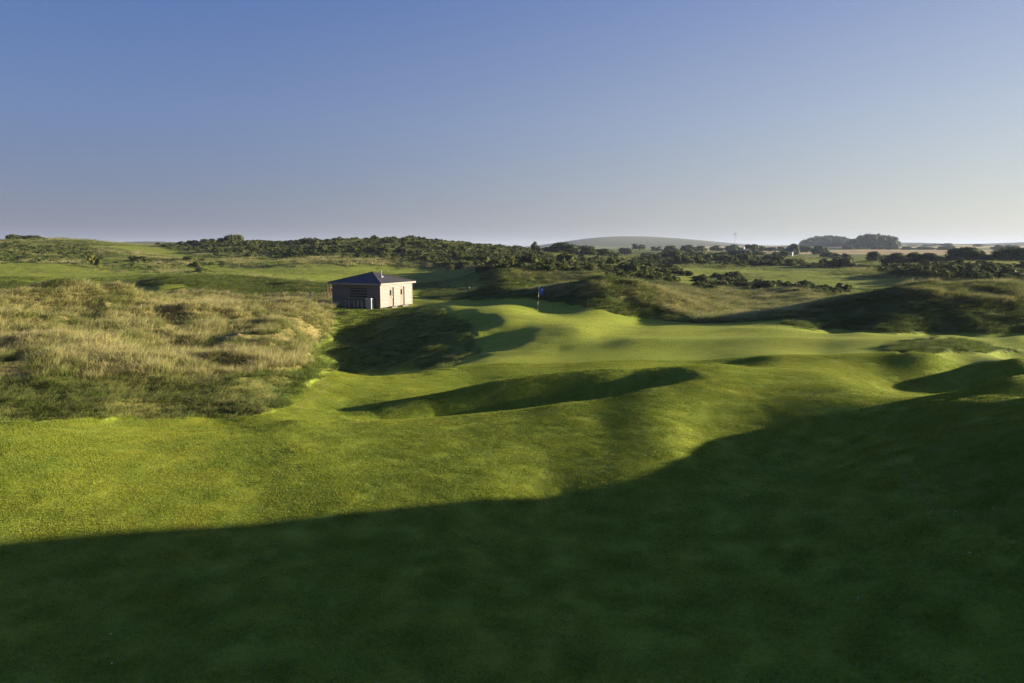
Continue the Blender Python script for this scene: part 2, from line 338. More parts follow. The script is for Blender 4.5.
# ---------------------------------------------------------------- ground material
def ground_material():
    m, t, b = new_mat('links_ground'); q = NB(t)
    pos = q.n('ShaderNodeNewGeometry').outputs['Position']
    zc = q.n('ShaderNodeAttribute', attribute_name='zone'); sep = q.n('ShaderNodeSeparateColor'); q.l(zc.outputs['Color'], sep.inputs[0])
    rough, gold, heath = sep.outputs; field = zc.outputs['Alpha']
    big = q.noise(pos, 0.16, 3); mid = q.noise(pos, 1.1, 4, 0.6); fine = q.noise(pos, 14, 4, 0.7); vfine = q.noise(pos, 70, 2, 0.7)
    mown = q.mix(q.ramp(big, [(0.35, (0, 0, 0)), (0.65, (1, 1, 1))]), (0.240, 0.305, 0.024), (0.305, 0.335, 0.026))
    mown = q.mix(q.ramp(mid, [(0.4, (0, 0, 0)), (0.7, (1, 1, 1))]), mown, (0.195, 0.270, 0.022))
    mown = q.mix(q.math('MULTIPLY', q.ramp(fine, [(0.48, (0, 0, 0)), (0.64, (1, 1, 1))]), 0.6), mown, (0.33, 0.33, 0.09))
    mown = q.mix(q.math('MULTIPLY', q.ramp(vfine, [(0.5, (0, 0, 0)), (0.8, (1, 1, 1))]), 0.5), mown, (0.05, 0.085, 0.01))
    steep = q.n('ShaderNodeSeparateXYZ'); q.l(q.n('ShaderNodeNewGeometry').outputs['True Normal'], steep.inputs[0])
    semi = q.math('MULTIPLY', q.ramp(q.math('ADD', q.math('MULTIPLY', steep.outputs[2], -4.0), q.math('ADD', q.noise(pos, 0.35, 5, 0.7), 3.9)), [(0.38, (0,0,0)), (0.62, (1,1,1))]), 0.45)
    mown = q.mix(semi, mown, q.mix(q.ramp(q.noise(pos, 7, 4, 0.75), [(0.4, (0,0,0)), (0.62, (1,1,1))]), (0.08, 0.13, 0.016), (0.22, 0.28, 0.035)))
    ro = q.mix(q.ramp(q.noise(pos, 0.9, 5, 0.65), [(0.38, (0, 0, 0)), (0.62, (1, 1, 1))]), (0.06, 0.10, 0.018), (0.135, 0.15, 0.035))
    ro = q.mix(q.math('MULTIPLY', q.ramp(q.noise(pos, 5, 4, 0.7), [(0.45, (0, 0, 0)), (0.65, (1, 1, 1))]), 0.5), ro, (0.04, 0.065, 0.012))
    go = q.mix(q.ramp(q.noise(pos, 0.7, 5, 0.65), [(0.40, (0, 0, 0)), (0.58, (1, 1, 1))]), (0.11, 0.12, 0.035), (0.33, 0.27, 0.10))
    go = q.mix(q.math('MULTIPLY', q.ramp(q.noise(pos, 4, 4, 0.7), [(0.45, (0, 0, 0)), (0.65, (1, 1, 1))]), 0.5), go, (0.07, 0.08, 0.02))
    farn = q.noise(pos, 0.045, 4, 0.6)
    he = q.mix(q.ramp(farn, [(0.4, (0, 0, 0)), (0.6, (1, 1, 1))]), (0.030, 0.042, 0.012), (0.19, 0.16, 0.06))
    he = q.mix(q.ramp(q.noise(pos, 0.28, 4, 0.7), [(0.42, (0, 0, 0)), (0.6, (1, 1, 1))]), he, (0.05, 0.065, 0.018))
    he = q.mix(q.ramp(q.noise(pos, 0.12, 4, 0.7), [(0.55, (0, 0, 0)), (0.68, (1, 1, 1))]), he, (0.34, 0.27, 0.11))
    # patchwork of far fields
    mp = q.n('ShaderNodeMapping'); mp.inputs['Scale'].default_value = (0.0028, 0.0045, 0); mp.inputs['Rotation'].default_value = (0, 0, 0.2); q.l(pos, mp.inputs[0])
    vo = q.n('ShaderNodeTexVoronoi', distance='CHEBYCHEV'); vo.inputs['Scale'].default_value = 1.0; q.l(mp.outputs[0], vo.inputs['Vector'])
    sc = q.n('ShaderNodeSeparateColor'); q.l(vo.outputs['Color'], sc.inputs[0])
    fi = q.ramp(sc.outputs[0], [(0.0, (0.42, 0.31, 0.17)), (0.35, (0.08, 0.12, 0.03)), (0.5, (0.36, 0.25, 0.15)), (0.75, (0.12, 0.13, 0.05)), (0.85, (0.46, 0.37, 0.22))])
    for el in [n for n in t.nodes if n.type == 'VALTORGB' and n.outputs[0] == fi]: el.color_ramp.interpolation = 'CONSTANT'
    ln = q.n('ShaderNodeVectorMath', operation='LENGTH'); q.l(pos, ln.inputs[0]); forest = q.ramp(q.math('MULTIPLY', ln.outputs['Value'], 1 / 10000), [(0.215, (0,0,0)), (0.23, (1,1,1))])
    c = q.mix(rough, mown, ro); c = q.mix(gold, c, go); c = q.mix(heath, c, he); c = q.mix(field, c, fi)
    c = q.mix(forest, c, q.mix(q.ramp(q.noise(pos, 0.002, 3), [(0.5, (0,0,0)), (0.56, (1,1,1))]), (0.010, 0.018, 0.015), (0.024, 0.030, 0.020)))
    q.l(c, b.inputs['Base Color'])
    b.inputs['Roughness'].default_value = 0.9; b.inputs['Specular IOR Level'].default_value = 0.1
    b.inputs['Sheen Weight'].default_value = 0.04; b.inputs['Sheen Roughness'].default_value = 0.6; b.inputs['Sheen Tint'].default_value = (0.85, 0.85, 0.08, 1)
    bh = q.math('ADD', q.math('MULTIPLY', fine, 0.035), q.math('MULTIPLY', vfine, 0.012))
    bh = q.math('ADD', bh, q.math('MULTIPLY', mid, 0.015))
    rb = q.math('MULTIPLY', q.math('MULTIPLY', q.noise(pos, 3.0, 5, 0.7), 0.5), rough)
    bh = q.math('ADD', bh, rb)
    bp = q.n('ShaderNodeBump'); bp.inputs['Strength'].default_value = 0.8; bp.inputs['Distance'].default_value = 1.0
    q.l(bh, bp.inputs['Height']); q.l(bp.outputs[0], b.inputs['Normal'])
    return m

# ---------------------------------------------------------------- the ground: one sheet round the camera out to the horizon
def build_ground(fine=1.0):
    rr = [1.5]
    while rr[-1] < 12000:
        r = rr[-1]; k = 0.0095 if r < 25 else (0.0065 if r < 110 else (0.009 if r < 450 else 0.02))
        if r < 8: k = 0.03
        rr.append(r * (1 + k / fine))
    rr = np.array(rr)
    a = list(np.arange(-40, 40, 0.085 / fine)); a += list(np.arange(40, 85, 0.5)); a += list(np.arange(85, 265, 3)); a += list(np.arange(265, 320, 0.8))
    th = np.radians(np.array(a)); nr, na = len(rr), len(th)
    X = rr[:, None] * np.sin(th); Y = rr[:, None] * np.cos(th)
    Z, zn = height(X, Y, True)
    co = np.stack([X, Y, Z], -1).reshape(-1, 3)
    co = np.vstack([co, [[0, 0, float(Z[0].mean())]]])
    i = np.arange(nr - 1)[:, None] * na; j = np.arange(na); jn = (j + 1) % na
    quads = np.stack([i + j, i + na + j, i + na + jn, i + jn], -1).reshape(-1, 4)
    tris = np.stack([np.full(na, nr * na), j, jn], -1)
    me = bpy.data.meshes.new('ground')
    nv = len(co); nl = quads.size + tris.size; nf = len(quads) + len(tris)
    me.vertices.add(nv); me.vertices.foreach_set('co', co.ravel())
    me.loops.add(nl); me.loops.foreach_set('vertex_index', np.concatenate([quads.ravel(), tris.ravel()]).astype(np.int32))
    me.polygons.add(nf)
    ls = np.concatenate([np.arange(len(quads)) * 4, quads.size + np.arange(len(tris)) * 3]).astype(np.int32)
    me.polygons.foreach_set('loop_start', ls)
    me.update(calc_edges=True); me.validate()
    me.shade_smooth()
    ca = me.color_attributes.new('zone', 'FLOAT_COLOR', 'POINT')
    col = np.zeros((nv, 4)); 
    for k, nme in enumerate(('rough', 'gold', 'heath', 'field')): col[:-1, k] = zn[nme].ravel()
    ca.data.foreach_set('color', col.ravel())
    me.materials.append(ground_material())
    o = link(bpy.data.objects.new('ground', me)); tag(o, kind='structure')
    n = me.polygons[10].normal
    if n.z < 0: me.flip_normals()
    return o
build_ground(1.0)

# ---------------------------------------------------------------- simple solids
def box(v, f, x0, x1, y0, y1, z0, z1):
    n = len(v)
    v += [(x0,y0,z0),(x1,y0,z0),(x1,y1,z0),(x0,y1,z0),(x0,y0,z1),(x1,y0,z1),(x1,y1,z1),(x0,y1,z1)]
    f += [(n,n+3,n+2,n+1),(n+4,n+5,n+6,n+7),(n,n+1,n+5,n+4),(n+1,n+2,n+6,n+5),(n+2,n+3,n+7,n+6),(n+3,n,n+4,n+7)]
def boxes(name, lst, mat, parent=None):
    v, f = [], []
    for b in lst: box(v, f, *b)
    return mesh_obj(name, v, f, mat, parent)
def tube(name, pts, rad, mat, parent=None, n=10):
    v, f = [], []
    for k, p in enumerate(pts):
        r = rad[k] if isinstance(rad, (list, tuple)) else rad
        for i in range(n):
            a = 2 * math.pi * i / n; v.append((p[0] + r * math.cos(a), p[1] + r * math.sin(a), p[2]))
    for k in range(len(pts) - 1):
        for i in range(n):
            j = (i + 1) % n; f.append((k*n+i, k*n+j, (k+1)*n+j, (k+1)*n+i))
    f.append(tuple(range(n))[::-1]); f.append(tuple(range((len(pts)-1)*n, len(pts)*n)))
    return mesh_obj(name, v, f, mat, parent)
def empty(name, loc, rz=0.0):
    o = bpy.data.objects.new(name, None); o.empty_display_size = 0.3; o.location = loc; o.rotation_euler = (0, 0, rz)
    return link(o)
def copy_tree(o, parent=None):
    c = o.copy(); link(c, parent)
    for ch in o.children: copy_tree(ch, c)
    return c
def plain(name, col, rough=0.7, var=0.15, scale=8.0, stretch=None, metal=0.0):
    m, t, b = new_mat(name); q = NB(t)
    co = q.n('ShaderNodeTexCoord').outputs['Object']
    if stretch:
        mp = q.n('ShaderNodeMapping'); mp.inputs['Scale'].default_value = stretch; q.l(co, mp.inputs[0]); co = mp.outputs[0]
    nf = q.noise(co, scale, 4, 0.65)
    c = q.mix(q.ramp(nf, [(0.3, (0,0,0)), (0.7, (1,1,1))]), tuple(v * (1 - var) for v in col), tuple(min(1, v * (1 + var)) for v in col))
    q.l(c, b.inputs['Base Color']); b.inputs['Roughness'].default_value = rough; b.inputs['Metallic'].default_value = metal
    return m
def boards(name, col, horizontal=True, pitch=0.14):
    m, t, b = new_mat(name); q = NB(t)
    co = q.n('ShaderNodeTexCoord').outputs['Object']; sp = q.n('ShaderNodeSeparateXYZ'); q.l(co, sp.inputs[0])
    ax = sp.outputs[2] if horizontal else q.math('ADD', sp.outputs[0], sp.outputs[1])
    k = q.math('MULTIPLY', ax, 1 / pitch); fr = q.math('FRACT', k); idn = q.math('FLOOR', k)
    wn = q.n('ShaderNodeTexWhiteNoise', noise_dimensions='1D'); q.l(idn, wn.inputs['W'])
    mp = q.n('ShaderNodeMapping'); mp.inputs['Scale'].default_value = (1, 1, 9) if horizontal else (9, 9, 1); q.l(co, mp.inputs[0])
    grain = q.noise(mp.outputs[0], 3, 5, 0.7)
    c = q.mix(grain, tuple(v * 0.72 for v in col), tuple(v * 1.2 for v in col))
    c = q.mix(q.math('MULTIPLY', wn.outputs['Value'], 0.35), c, tuple(v * 0.6 for v in col))
    gap = q.math('LESS_THAN', fr, 0.09)
    c = q.mix(gap, c, tuple(v * 0.12 for v in col)); q.l(c, b.inputs['Base Color'])
    bp = q.n('ShaderNodeBump'); bp.inputs['Distance'].default_value = 0.02; q.l(q.math('SUBTRACT', 1.0, gap), bp.inputs['Height']); q.l(bp.outputs[0], b.inputs['Normal'])
    return m
M_CLAD = boards('weathered_cladding', (0.31, 0.31, 0.28)); M_CLAD_SHADE = boards('shaded_cladding', (0.20, 0.175, 0.145)); M_DOOR = boards('door_boards', (0.29, 0.26, 0.21), False, 0.12)  # second is the same cladding with the wall's shade put into its colour
M_TRIM = plain('trim_timber', (0.30, 0.26, 0.21)); M_DARKT = plain('dark_timber', (0.05, 0.04, 0.035)); M_GLASS = plain('dark_glass', (0.015, 0.017, 0.02), 0.15)
M_STEEL = plain('galvanised', (0.55, 0.56, 0.58), 0.4, 0.08, 8, None, 0.6); M_WHITE = plain('white_paint', (0.75, 0.74, 0.70)); M_RED = plain('red_stain', (0.13, 0.055, 0.04))
M_LOCK = plain('grey_paint', (0.30, 0.30, 0.29)); M_STONE = plain('stone_step', (0.16, 0.15, 0.13)); M_ROOFR = plain('red_tiles', (0.16, 0.07, 0.05))
def slate():
    m, t, b = new_mat('slate_tiles'); q = NB(t)
    co = q.n('ShaderNodeTexCoord').outputs['Object']
    br = q.n('ShaderNodeTexBrick'); br.inputs['Scale'].default_value = 3.2; q.l(co, br.inputs['Vector'])
    br.inputs['Color1'].default_value = (0.045, 0.042, 0.043, 1); br.inputs['Color2'].default_value = (0.085, 0.08, 0.078, 1); br.inputs['Mortar'].default_value = (0.015, 0.015, 0.02, 1)
    br.inputs['Mortar Size'].default_value = 0.012
    q.l(q.mix(q.noise(co, 2.5, 4), br.outputs['Color'], (0.06, 0.055, 0.055)), b.inputs['Base Color']); b.inputs['Roughness'].default_value = 0.55
    return m
M_SLATE = slate()

# ---------------------------------------------------------------- the halfway hut
def build_hut():
    s = 2.95; H = 2.62
    hut = empty('golf_hut', (HUT[0], HUT[1], HUT[2] - 0.05), math.radians(HUTROT))
    tag(hut, 'square timber hut with low pyramid slate roof standing on the edge of the grassy hollow', 'hut')
    t = 0.12
    boxes('base', [(-s + .05, s - .05, -s + .05, s - .05, -0.9, 0.20)], M_DARKT, hut)
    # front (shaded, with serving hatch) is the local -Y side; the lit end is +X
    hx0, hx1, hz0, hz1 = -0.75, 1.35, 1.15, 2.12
    front = boxes('wall', [(-s, hx0, -s, -s + t, 0.2, H), (hx1, s, -s, -s + t, 0.2, H), (hx0, hx1, -s, -s + t, 0.2, hz0), (hx0, hx1, -s, -s + t, hz1, H)], M_CLAD_SHADE, hut)
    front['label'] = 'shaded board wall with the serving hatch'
    d = [(-1.45, -0.55), (0.55, 1.45)]
    lst = [(s - t, s, -s + t, d[0][0], 0.2, H), (s - t, s, d[0][1], d[1][0], 0.2, H), (s - t, s, d[1][1], s - t, 0.2, H)]
    lst += [(s - t, s, a, b_, 2.12, H) for a, b_ in d]
    side = boxes('wall', lst, M_CLAD, hut); side['label'] = 'sunlit pale board wall with two doors'
    boxes('wall', [(-s, s, s - t, s, 0.2, H)], M_CLAD, hut); boxes('wall', [(-s, -s + t, -s + t, s - t, 0.2, H)], M_CLAD, hut)
    sh = boxes('hatch_shutter', [(hx0 + .02, hx1 - .02, -s + .05, -s + .09, hz0 + .02, hz1 - .02)], M_DARKT, hut)
    boxes('batten', [(hx0 + .03, hx1 - .03, -s + .02, -s + .048, z, z + 0.05) for z in (1.35, 1.62, 1.9)], M_TRIM, sh)
    boxes('counter', [(hx0 - .1, hx1 + .1, -s - .28, -s - .003, hz0 - .06, hz0 - .01)], M_TRIM, hut)
    for x in (-s - .015, s - .1):
        boxes('corner_post', [(x, x + .115, -s - .015, -s + .1, 0.15, H - .004)], M_TRIM, hut)
    boxes('corner_post', [(s - .1, s + .015, s - .1, s + .015, 0.15, H - .004)], M_TRIM, hut)
    for a, b_ in d:
        dr = boxes('door', [(s - .09, s - .04, a + .02, b_ - .16, 0.22, 2.1)], M_DOOR, hut)
        boxes('door_window', [(s - .038, s - .03, a + .22, a + .52, 1.30, 1.85)], M_GLASS, dr)
        boxes('handle', [(s - .038, s + .02, a + .60, a + .64, 1.05, 1.2)], M_STEEL, dr)
        boxes('door_recess', [(s - .11, s - .095, a, b_, 0.2, 2.12)], M_DARKT, hut)
        boxes('step', [(s + .004, s + .4, a - .05, b_ + .05, -0.6, 0.18)], M_STONE, hut)
    e = s + 0.32; z0 = H + 0.0; apex = H + 0.98
    v = [(-e,-e,z0),(e,-e,z0),(e,e,z0),(-e,e,z0),(0,0,apex),(-e,-e,z0-.02),(e,-e,z0-.02),(e,e,z0-.02),(-e,e,z0-.02)]
    rf = mesh_obj('roof', v, [(0,1,4),(1,2,4),(2,3,4),(3,0,4),(5,8,7,6),(0,5,6,1),(1,6,7,2),(2,7,8,3),(3,8,5,0)], M_SLATE, hut)
    g = e - .01
    boxes('fascia', [(-g, g, -g, -g + .03, z0 - .19, z0 - .021), (-g, g, g - .03, g, z0 - .19, z0 - .021), (-g, -g + .03, -g + .03, g - .03, z0 - .19, z0 - .021), (g - .03, g, -g + .03, g - .03, z0 - .19, z0 - .021)], M_TRIM, hut)
    for sx_, sy_ in ((1,-1),(1,1),(-1,-1),(-1,1)):      # lead hips
        a = Vector((sx_*e, sy_*e, z0 + .01)); b_ = Vector((0, 0, apex + .01)); sd_ = Vector((-sy_, sx_, 0)).normalized() * .07
        up = Vector((0, 0, .05))
        mesh_obj('hip_cap', [a - sd_, a + sd_, b_ + sd_, b_ - sd_, a + up, b_ + up], [(0, 4, 5, 3), (4, 1, 2, 5), (0, 1, 4), (3, 5, 2)], M_SLATE, rf)
    v0 = (1.45, -0.55)
    zr = z0 + (apex - z0) * (1 - 1.45 / e)
    vp = tube('vent_pipe', [(v0[0], v0[1], zr - .1), (v0[0], v0[1], zr + .5)], 0.05, M_LOCK, hut)
    boxes('flashing', [(v0[0] - .16, v0[0] + .16, v0[1] - .16, v0[1] + .16, zr - .06, zr + .07)], M_LOCK, vp)
    tube('cowl', [(v0[0], v0[1], zr + .53), (v0[0], v0[1], zr + .60), (v0[0], v0[1], zr + .66)], [0.085, 0.085, 0.03], M_LOCK, vp)
    return hut
hut = build_hut()
def hutw(lx, ly):
    c, s_ = math.cos(math.radians(HUTROT)), math.sin(math.radians(HUTROT))
    return HUT[0] + lx * c - ly * s_, HUT[1] + lx * s_ + ly * c
x, y = hutw(1.95, -3.35)
cab = empty('storage_locker', (x, y, H1(x, y) - .03), math.radians(HUTROT)); tag(cab, 'pale grey storage locker standing against the shaded hut wall near the corner', 'locker')
boxes('body', [(-.33, .33, -.25, .25, 0, 1.05)], M_LOCK, cab); boxes('lid', [(-.36, .36, -.28, .28, 1.052, 1.10)], M_STEEL, cab)
boxes('door', [(-.29, .29, -.27, -.253, .08, .98)], M_LOCK, cab)
stk = None
for i, lx in enumerate((-0.6, -0.05, 0.45, 1.0, 1.45)):
    x, y = hutw(lx, -3.95 - 0.1 * (i % 2))
    if stk is None:
        stk = tube('timber_stake', [(0, 0, -.3), (0, 0, .82), (0, 0, .9)], [.05, .05, .015], M_TRIM)
        tag(stk, 'short pale timber stake in the row before the shaded hut wall', 'stake', 'timber stakes before the hut wall'); o = stk
    else: o = stk.copy(); link(o)
    o.location = (x, y, H1(x, y)); o.rotation_euler = (0.04 * (i - 2), 0.03, i)

# ---------------------------------------------------------------- flagstick on the green
x, y = flat(537.5, 70.0); z = H1(x, y)
fl = empty('golf_flag', (x, y, z)); tag(fl, 'blue golf flag hanging from a striped pole on the far green', 'golf flag')
fl.rotation_euler = (0, math.radians(4), 0)
pole = tube('pole', [(0, 0, -.1), (0, 0, 2.25)], .017, M_WHITE, fl)
for z0 in (0.15, 0.85): tube('stripe', [(0, 0, z0), (0, 0, z0 + .42)], .021, M_DARKT, pole)
M_BLUE = plain('blue_nylon', (0.05, 0.09, 0.42), 0.6, 0.1)
v, f = [], []; nu, nv = 14, 10
for side in (0, 1):
    for i in range(nu + 1):
        for j in range(nv + 1):
            a = i / nu; b_ = j / nv
            xx = .025 + .40 * a * (1 - .25 * b_); zz = 2.22 - .52 * b_ - .30 * a * a; yy = .05 * math.sin(a * 9 + b_ * 2) * a + (.004 if side else -.004)
            v.append((xx, yy, zz))
for side in (0, 1):
    o_ = side * (nu + 1) * (nv + 1)
    for i in range(nu):
        for j in range(nv):
            q4 = (o_ + i*(nv+1)+j, o_ + (i+1)*(nv+1)+j, o_ + (i+1)*(nv+1)+j+1, o_ + i*(nv+1)+j+1); f.append(q4 if side else q4[::-1])
mesh_obj('flag', v, f, M_BLUE, fl, True)

# ---------------------------------------------------------------- marker posts
def post(px, r, h, w, mat, label, cat='marker post', cap=None):
    x, y = flat(px, r); e = empty('marker_post', (x, y, H1(x, y))); tag(e, label, cat)
    tube('post', [(0, 0, -.2), (0, 0, h * .97), (0, 0, h)], [w, w, w * .5], mat, e)
    tube('band', [(0, 0, h * .78), (0, 0, h * .88)], w * 1.12, cap or M_DARKT, e)
post(310.5, 83, 1.25, .06, M_WHITE, 'thin white post in the golden rough left of the hut')
post(327.5, 88, 1.9, .07, M_RED, 'taller reddish post just beside the left corner of the hut')
post(330.5, 91, 1.5, .06, M_RED, 'shorter reddish post partly behind the left corner of the hut')
post(469, 96, 1.0, .07, M_DARKT, 'short dark post in the rough right of the hut', cap=M_TRIM)

# ---------------------------------------------------------------- foliage
def foliage_mat(name, dark, light, tip=None, transl=0.25, scale=0.9):
    m, t, b = new_mat(name); q = NB(t); out = [n for n in t.nodes if n.type == 'OUTPUT_MATERIAL'][0]
    tcn = q.n('ShaderNodeTexCoord').outputs['Object']; oi = q.n('ShaderNodeObjectInfo')
    nz = q.noise(tcn, scale, 4, 0.7)
    c = q.mix(q.ramp(nz, [(0.35, (0,0,0)), (0.65, (1,1,1))]), dark, light)
    c = q.mix(q.math('MULTIPLY', oi.outputs['Random'], 0.4), c, tip or light)
    q.l(c, b.inputs['Base Color']); b.inputs['Roughness'].default_value = 0.65
    tr = q.n('ShaderNodeBsdfTranslucent'); q.l(c, tr.inputs[0]); mx = q.n('ShaderNodeMixShader'); mx.inputs[0].default_value = transl
    q.l(b.outputs[0], mx.inputs[1]); q.l(tr.outputs[0], mx.inputs[2]); q.l(mx.outputs[0], out.inputs[0])
    return m
M_GORSE = foliage_mat('gorse_leaf', (0.028, 0.050, 0.010), (0.12, 0.15, 0.028), (0.15, 0.15, 0.04))
M_TREE = foliage_mat('tree_leaf', (0.030, 0.052, 0.012), (0.085, 0.115, 0.024), (0.06, 0.10, 0.02))
M_BARK = plain('bark', (0.10, 0.08, 0.06)); M_BLOOM = foliage_mat('yellow_bloom', (0.30, 0.28, 0.03), (0.42, 0.36, 0.04))
ICO = None
def ico(sub=2):
    import bmesh
    bm = bmesh.new(); bmesh.ops.create_icosphere(bm, subdivisions=sub, radius=1.0)
    v = np.array([p.co[:] for p in bm.verts]); f = np.array([[p.index for p in fc.verts] for fc in bm.faces]); bm.free(); return v, f
IV, IF = ico(2)
def raw_mesh(name, V, Fq, mat, smooth=False):
    """V (n,3); Fq list of (m,k) index arrays."""
    me = bpy.data.meshes.new(name); me.vertices.add(len(V)); me.vertices.foreach_set('co', np.asarray(V, np.float32).ravel())
    li, st, n = [], [], 0
    for A_ in Fq:
        li.append(A_.ravel()); st.append(n + np.arange(len(A_)) * A_.shape[1]); n += A_.size
    li = np.concatenate(li).astype(np.int32); st = np.concatenate(st).astype(np.int32)
    me.loops.add(len(li)); me.loops.foreach_set('vertex_index', li); me.polygons.add(len(st)); me.polygons.foreach_set('loop_start', st)
    me.update(calc_edges=True); me.materials.append(mat)
    if smooth: me.shade_smooth()
    return me
def crown_mesh(name, seed, w, h, lobes, nleaf, leaf, mat, z0=0.0, domey=0.5):
    g = np.random.default_rng(seed); V, Fc, Q, n = [], [], [], 0
    L = []
    for k in range(lobes):
        a = g.uniform(0, 2 * math.pi); rr = g.uniform(0, 1) ** .55 * w * .36; top = h * (.80 * math.sqrt(max(0, 1 - (rr / (w * .5)) ** 2)))
        zc = z0 + h * .16 + (top - h * .16) * g.uniform(0, 1) ** .7
        if k % 2: rr = w * g.uniform(.24, .37); zc = z0 + h * g.uniform(.10, .30)
        rad = g.uniform(.13, .22) * w; rz = min(rad * g.uniform(.75, 1.1), h * .34)
        L.append((rr * math.cos(a), rr * math.sin(a), zc, rad, rz))
    for lx, ly, lz, r1, r2 in L:
        dsp = 1 + 0.18 * g.standard_normal(len(IV))[:, None] * .6
        P = IV * dsp * np.array([r1 * .8, r1 * .8, r2 * .8]) + np.array([lx, ly, lz]); P[:, 2] = np.maximum(P[:, 2], z0 - .1)
        V.append(P); Fc.append(IF + n); n += len(P)
    m = nleaf; k = g.integers(0, lobes, m); LL = np.array(L)[k]
    d = g.standard_normal((m, 3)); d[:, 2] = np.abs(d[:, 2]) * np.where(g.random(m) < .25, -1, 1); d /= np.linalg.norm(d, axis=1)[:, None]
    c = LL[:, :3] + d * np.stack([LL[:, 3], LL[:, 3], LL[:, 4]], 1) * g.uniform(.82, 1.12, m)[:, None]
    c[:, 2] = np.maximum(c[:, 2], z0)
    u = g.standard_normal((m, 3)); u /= np.linalg.norm(u, axis=1)[:, None]; v_ = np.cross(u, g.standard_normal((m, 3))); v_ /= np.linalg.norm(v_, axis=1)[:, None]
    s_ = leaf * g.uniform(.6, 1.3, m)[:, None]; s2 = s_ * .55
    P = np.stack([c - u * s_, c + v_ * s2, c + u * s_, c - v_ * s2], 1).reshape(-1, 3)
    V.append(P); Q.append(n + np.arange(m * 4).reshape(-1, 4))
    return raw_mesh(name, np.vstack(V), [np.vstack(Fc)] + Q, mat)
rng = random.Random(11)
GORSE = [crown_mesh('gorse_bush', 100 + i, 3.2, 1.9, 13, 1700, 0.15, M_GORSE) for i in range(6)]
def gorse(px, r, w, h, label, group=None, sink=0.15):
    x, y = flat(px, r); me = GORSE[rng.randrange(6)]
    o = bpy.data.objects.new('gorse_bush', me); link(o)
    o.location = (x, y, H1(x, y) - sink); o.rotation_euler = (0, 0, rng.uniform(0, 6.28)); o.scale = (w / 3.2, w / 3.2 * rng.uniform(.8, 1.2), h / 1.9)
    tag(o, label, 'gorse bush', group); return o
def fill(poly, r0, r1, n, w, h, label, group, seed, mind=0.7, avoid=()):
    g = np.random.default_rng(seed); xs = [p[0] for p in poly]; k = n * 40
    px = g.uniform(min(xs), max(xs), k); r = np.exp(g.uniform(math.log(r0), math.log(r1), k))
    a = np.arctan((px - 512) / F); x = r * np.sin(a); y = r * np.cos(a); z = base_h(x, y)
    qx, qy = project(x, y, z); ok = pdist(qx, qy, poly) > 0
    pts = []; objs = []
    for i in np.nonzero(ok)[0]:
        if len(pts) >= n: break
        ww = w * g.uniform(.6, 1.45)
        if all((x[i]-p[0])**2 + (y[i]-p[1])**2 > (mind * (ww + p[2]) / 2) ** 2 for p in pts):
            pts.append((x[i], y[i], ww))
    if not pts: return
    P = np.array(pts); Z = height(P[:, 0], P[:, 1])
    for (xx, yy, ww), zz in zip(pts, Z):
        o = bpy.data.objects.new('gorse_bush', GORSE[int(g.integers(0, 6))]); link(o)
        hh = h * ww / w * g.uniform(.8, 1.2)
        o.location = (xx, yy, float(zz) - .12 * hh); o.rotation_euler = (0, 0, g.uniform(0, 6.28)); o.scale = (ww / 3.2, ww / 3.2 * g.uniform(.8, 1.2), hh / 1.9)
        tag(o, label, 'gorse bush', group); objs.append(o)
    print('gorse', group, len(objs)); return objs
fill([(205,243),(245,239),(300,243),(320,250),(300,258),(215,256)], 200, 420, 26, 3.6, 1.7, 'dark gorse bush on the ridge left of the lone rounded bush', 'gorse on the left part of the ridge', 1)
fill([(310,258),(318,241),(380,236),(440,236),(512,247),(560,258),(560,276),(482,274),(430,264),(380,260)], 170, 340, 70, 3.6, 1.9, 'dark gorse bush in the dense thicket on the ridge behind the hut', 'gorse thicket on the ridge behind the hut', 2)
fill([(480,262),(560,256),(640,262),(660,276),(600,284),(540,276),(480,276)], 130, 330, 42, 3.6, 1.9, 'dark gorse bush in the belt behind the green', 'gorse belt behind the green', 3)
fill([(590,272),(650,270),(660,286),(640,290),(600,284)], 110, 240, 16, 3.0, 1.6, 'dark gorse bush in the clump above the central mound', 'gorse clump above the central mound', 4)
fill([(695,280),(730,275),(765,282),(768,290),(700,290)], 110, 200, 16, 2.8, 1.1, 'dark gorse bush in the low clump on the near side of the pale fairway', 'gorse clump beside the pale fairway', 5)
fill([(775,284),(800,282),(845,291),(840,299),(790,294)], 95, 170, 16, 2.2, 1.0, 'brownish gorse bush in the clump left of the large shaded mound', 'gorse clump left of the shaded mound', 6)
fill([(665,252),(720,254),(800,262),(850,266),(860,270),(780,267),(700,264),(640,262)], 240, 420, 34, 5, 2.8, 'dark bush in the hedge line beyond the pale fairway', 'bushes lining the far side of the pale fairway', 7)
fill([(860,270),(940,268),(1060,268),(1060,284),(960,282),(900,276)], 130, 300, 30, 3.0, 1.1, 'dark scrub bush on the flat behind the shaded mound', 'scrub behind the shaded mound', 8)
for px, r, w, h, lab in [(233,372,11,5.5,'rounded dark bush standing alone on the left skyline'), (313,300,8,5.5,'upright rounded bush at the left end of the ridge thicket'),
        (98,215,2.6,2.6,'narrow dark bush in the gap of the left rough'), (141,235,8,2.4,'low dark bush on the slope left of the mown path'),
        (22,376,13,4.0,'larger dark bush at the left end of the skyline'), (38,378,9,2.0,'low dark bush right of the largest skyline bush'),
        (190,240,4,2.2,'upper small dark bush beside the mown path'),(196,215,4,2.4,'middle small dark bush beside the mown path'),(203,190,4.5,1.8,'lowest small dark bush beside the mown path')]:
    gorse(px, r, w, h, lab)
fill([(150,244),(215,242),(225,247),(150,250)], 290, 400, 12, 6, 1.8, 'low dark gorse bush on the skyline left of the lone rounded bush', 'low gorse on the left skyline', 9)
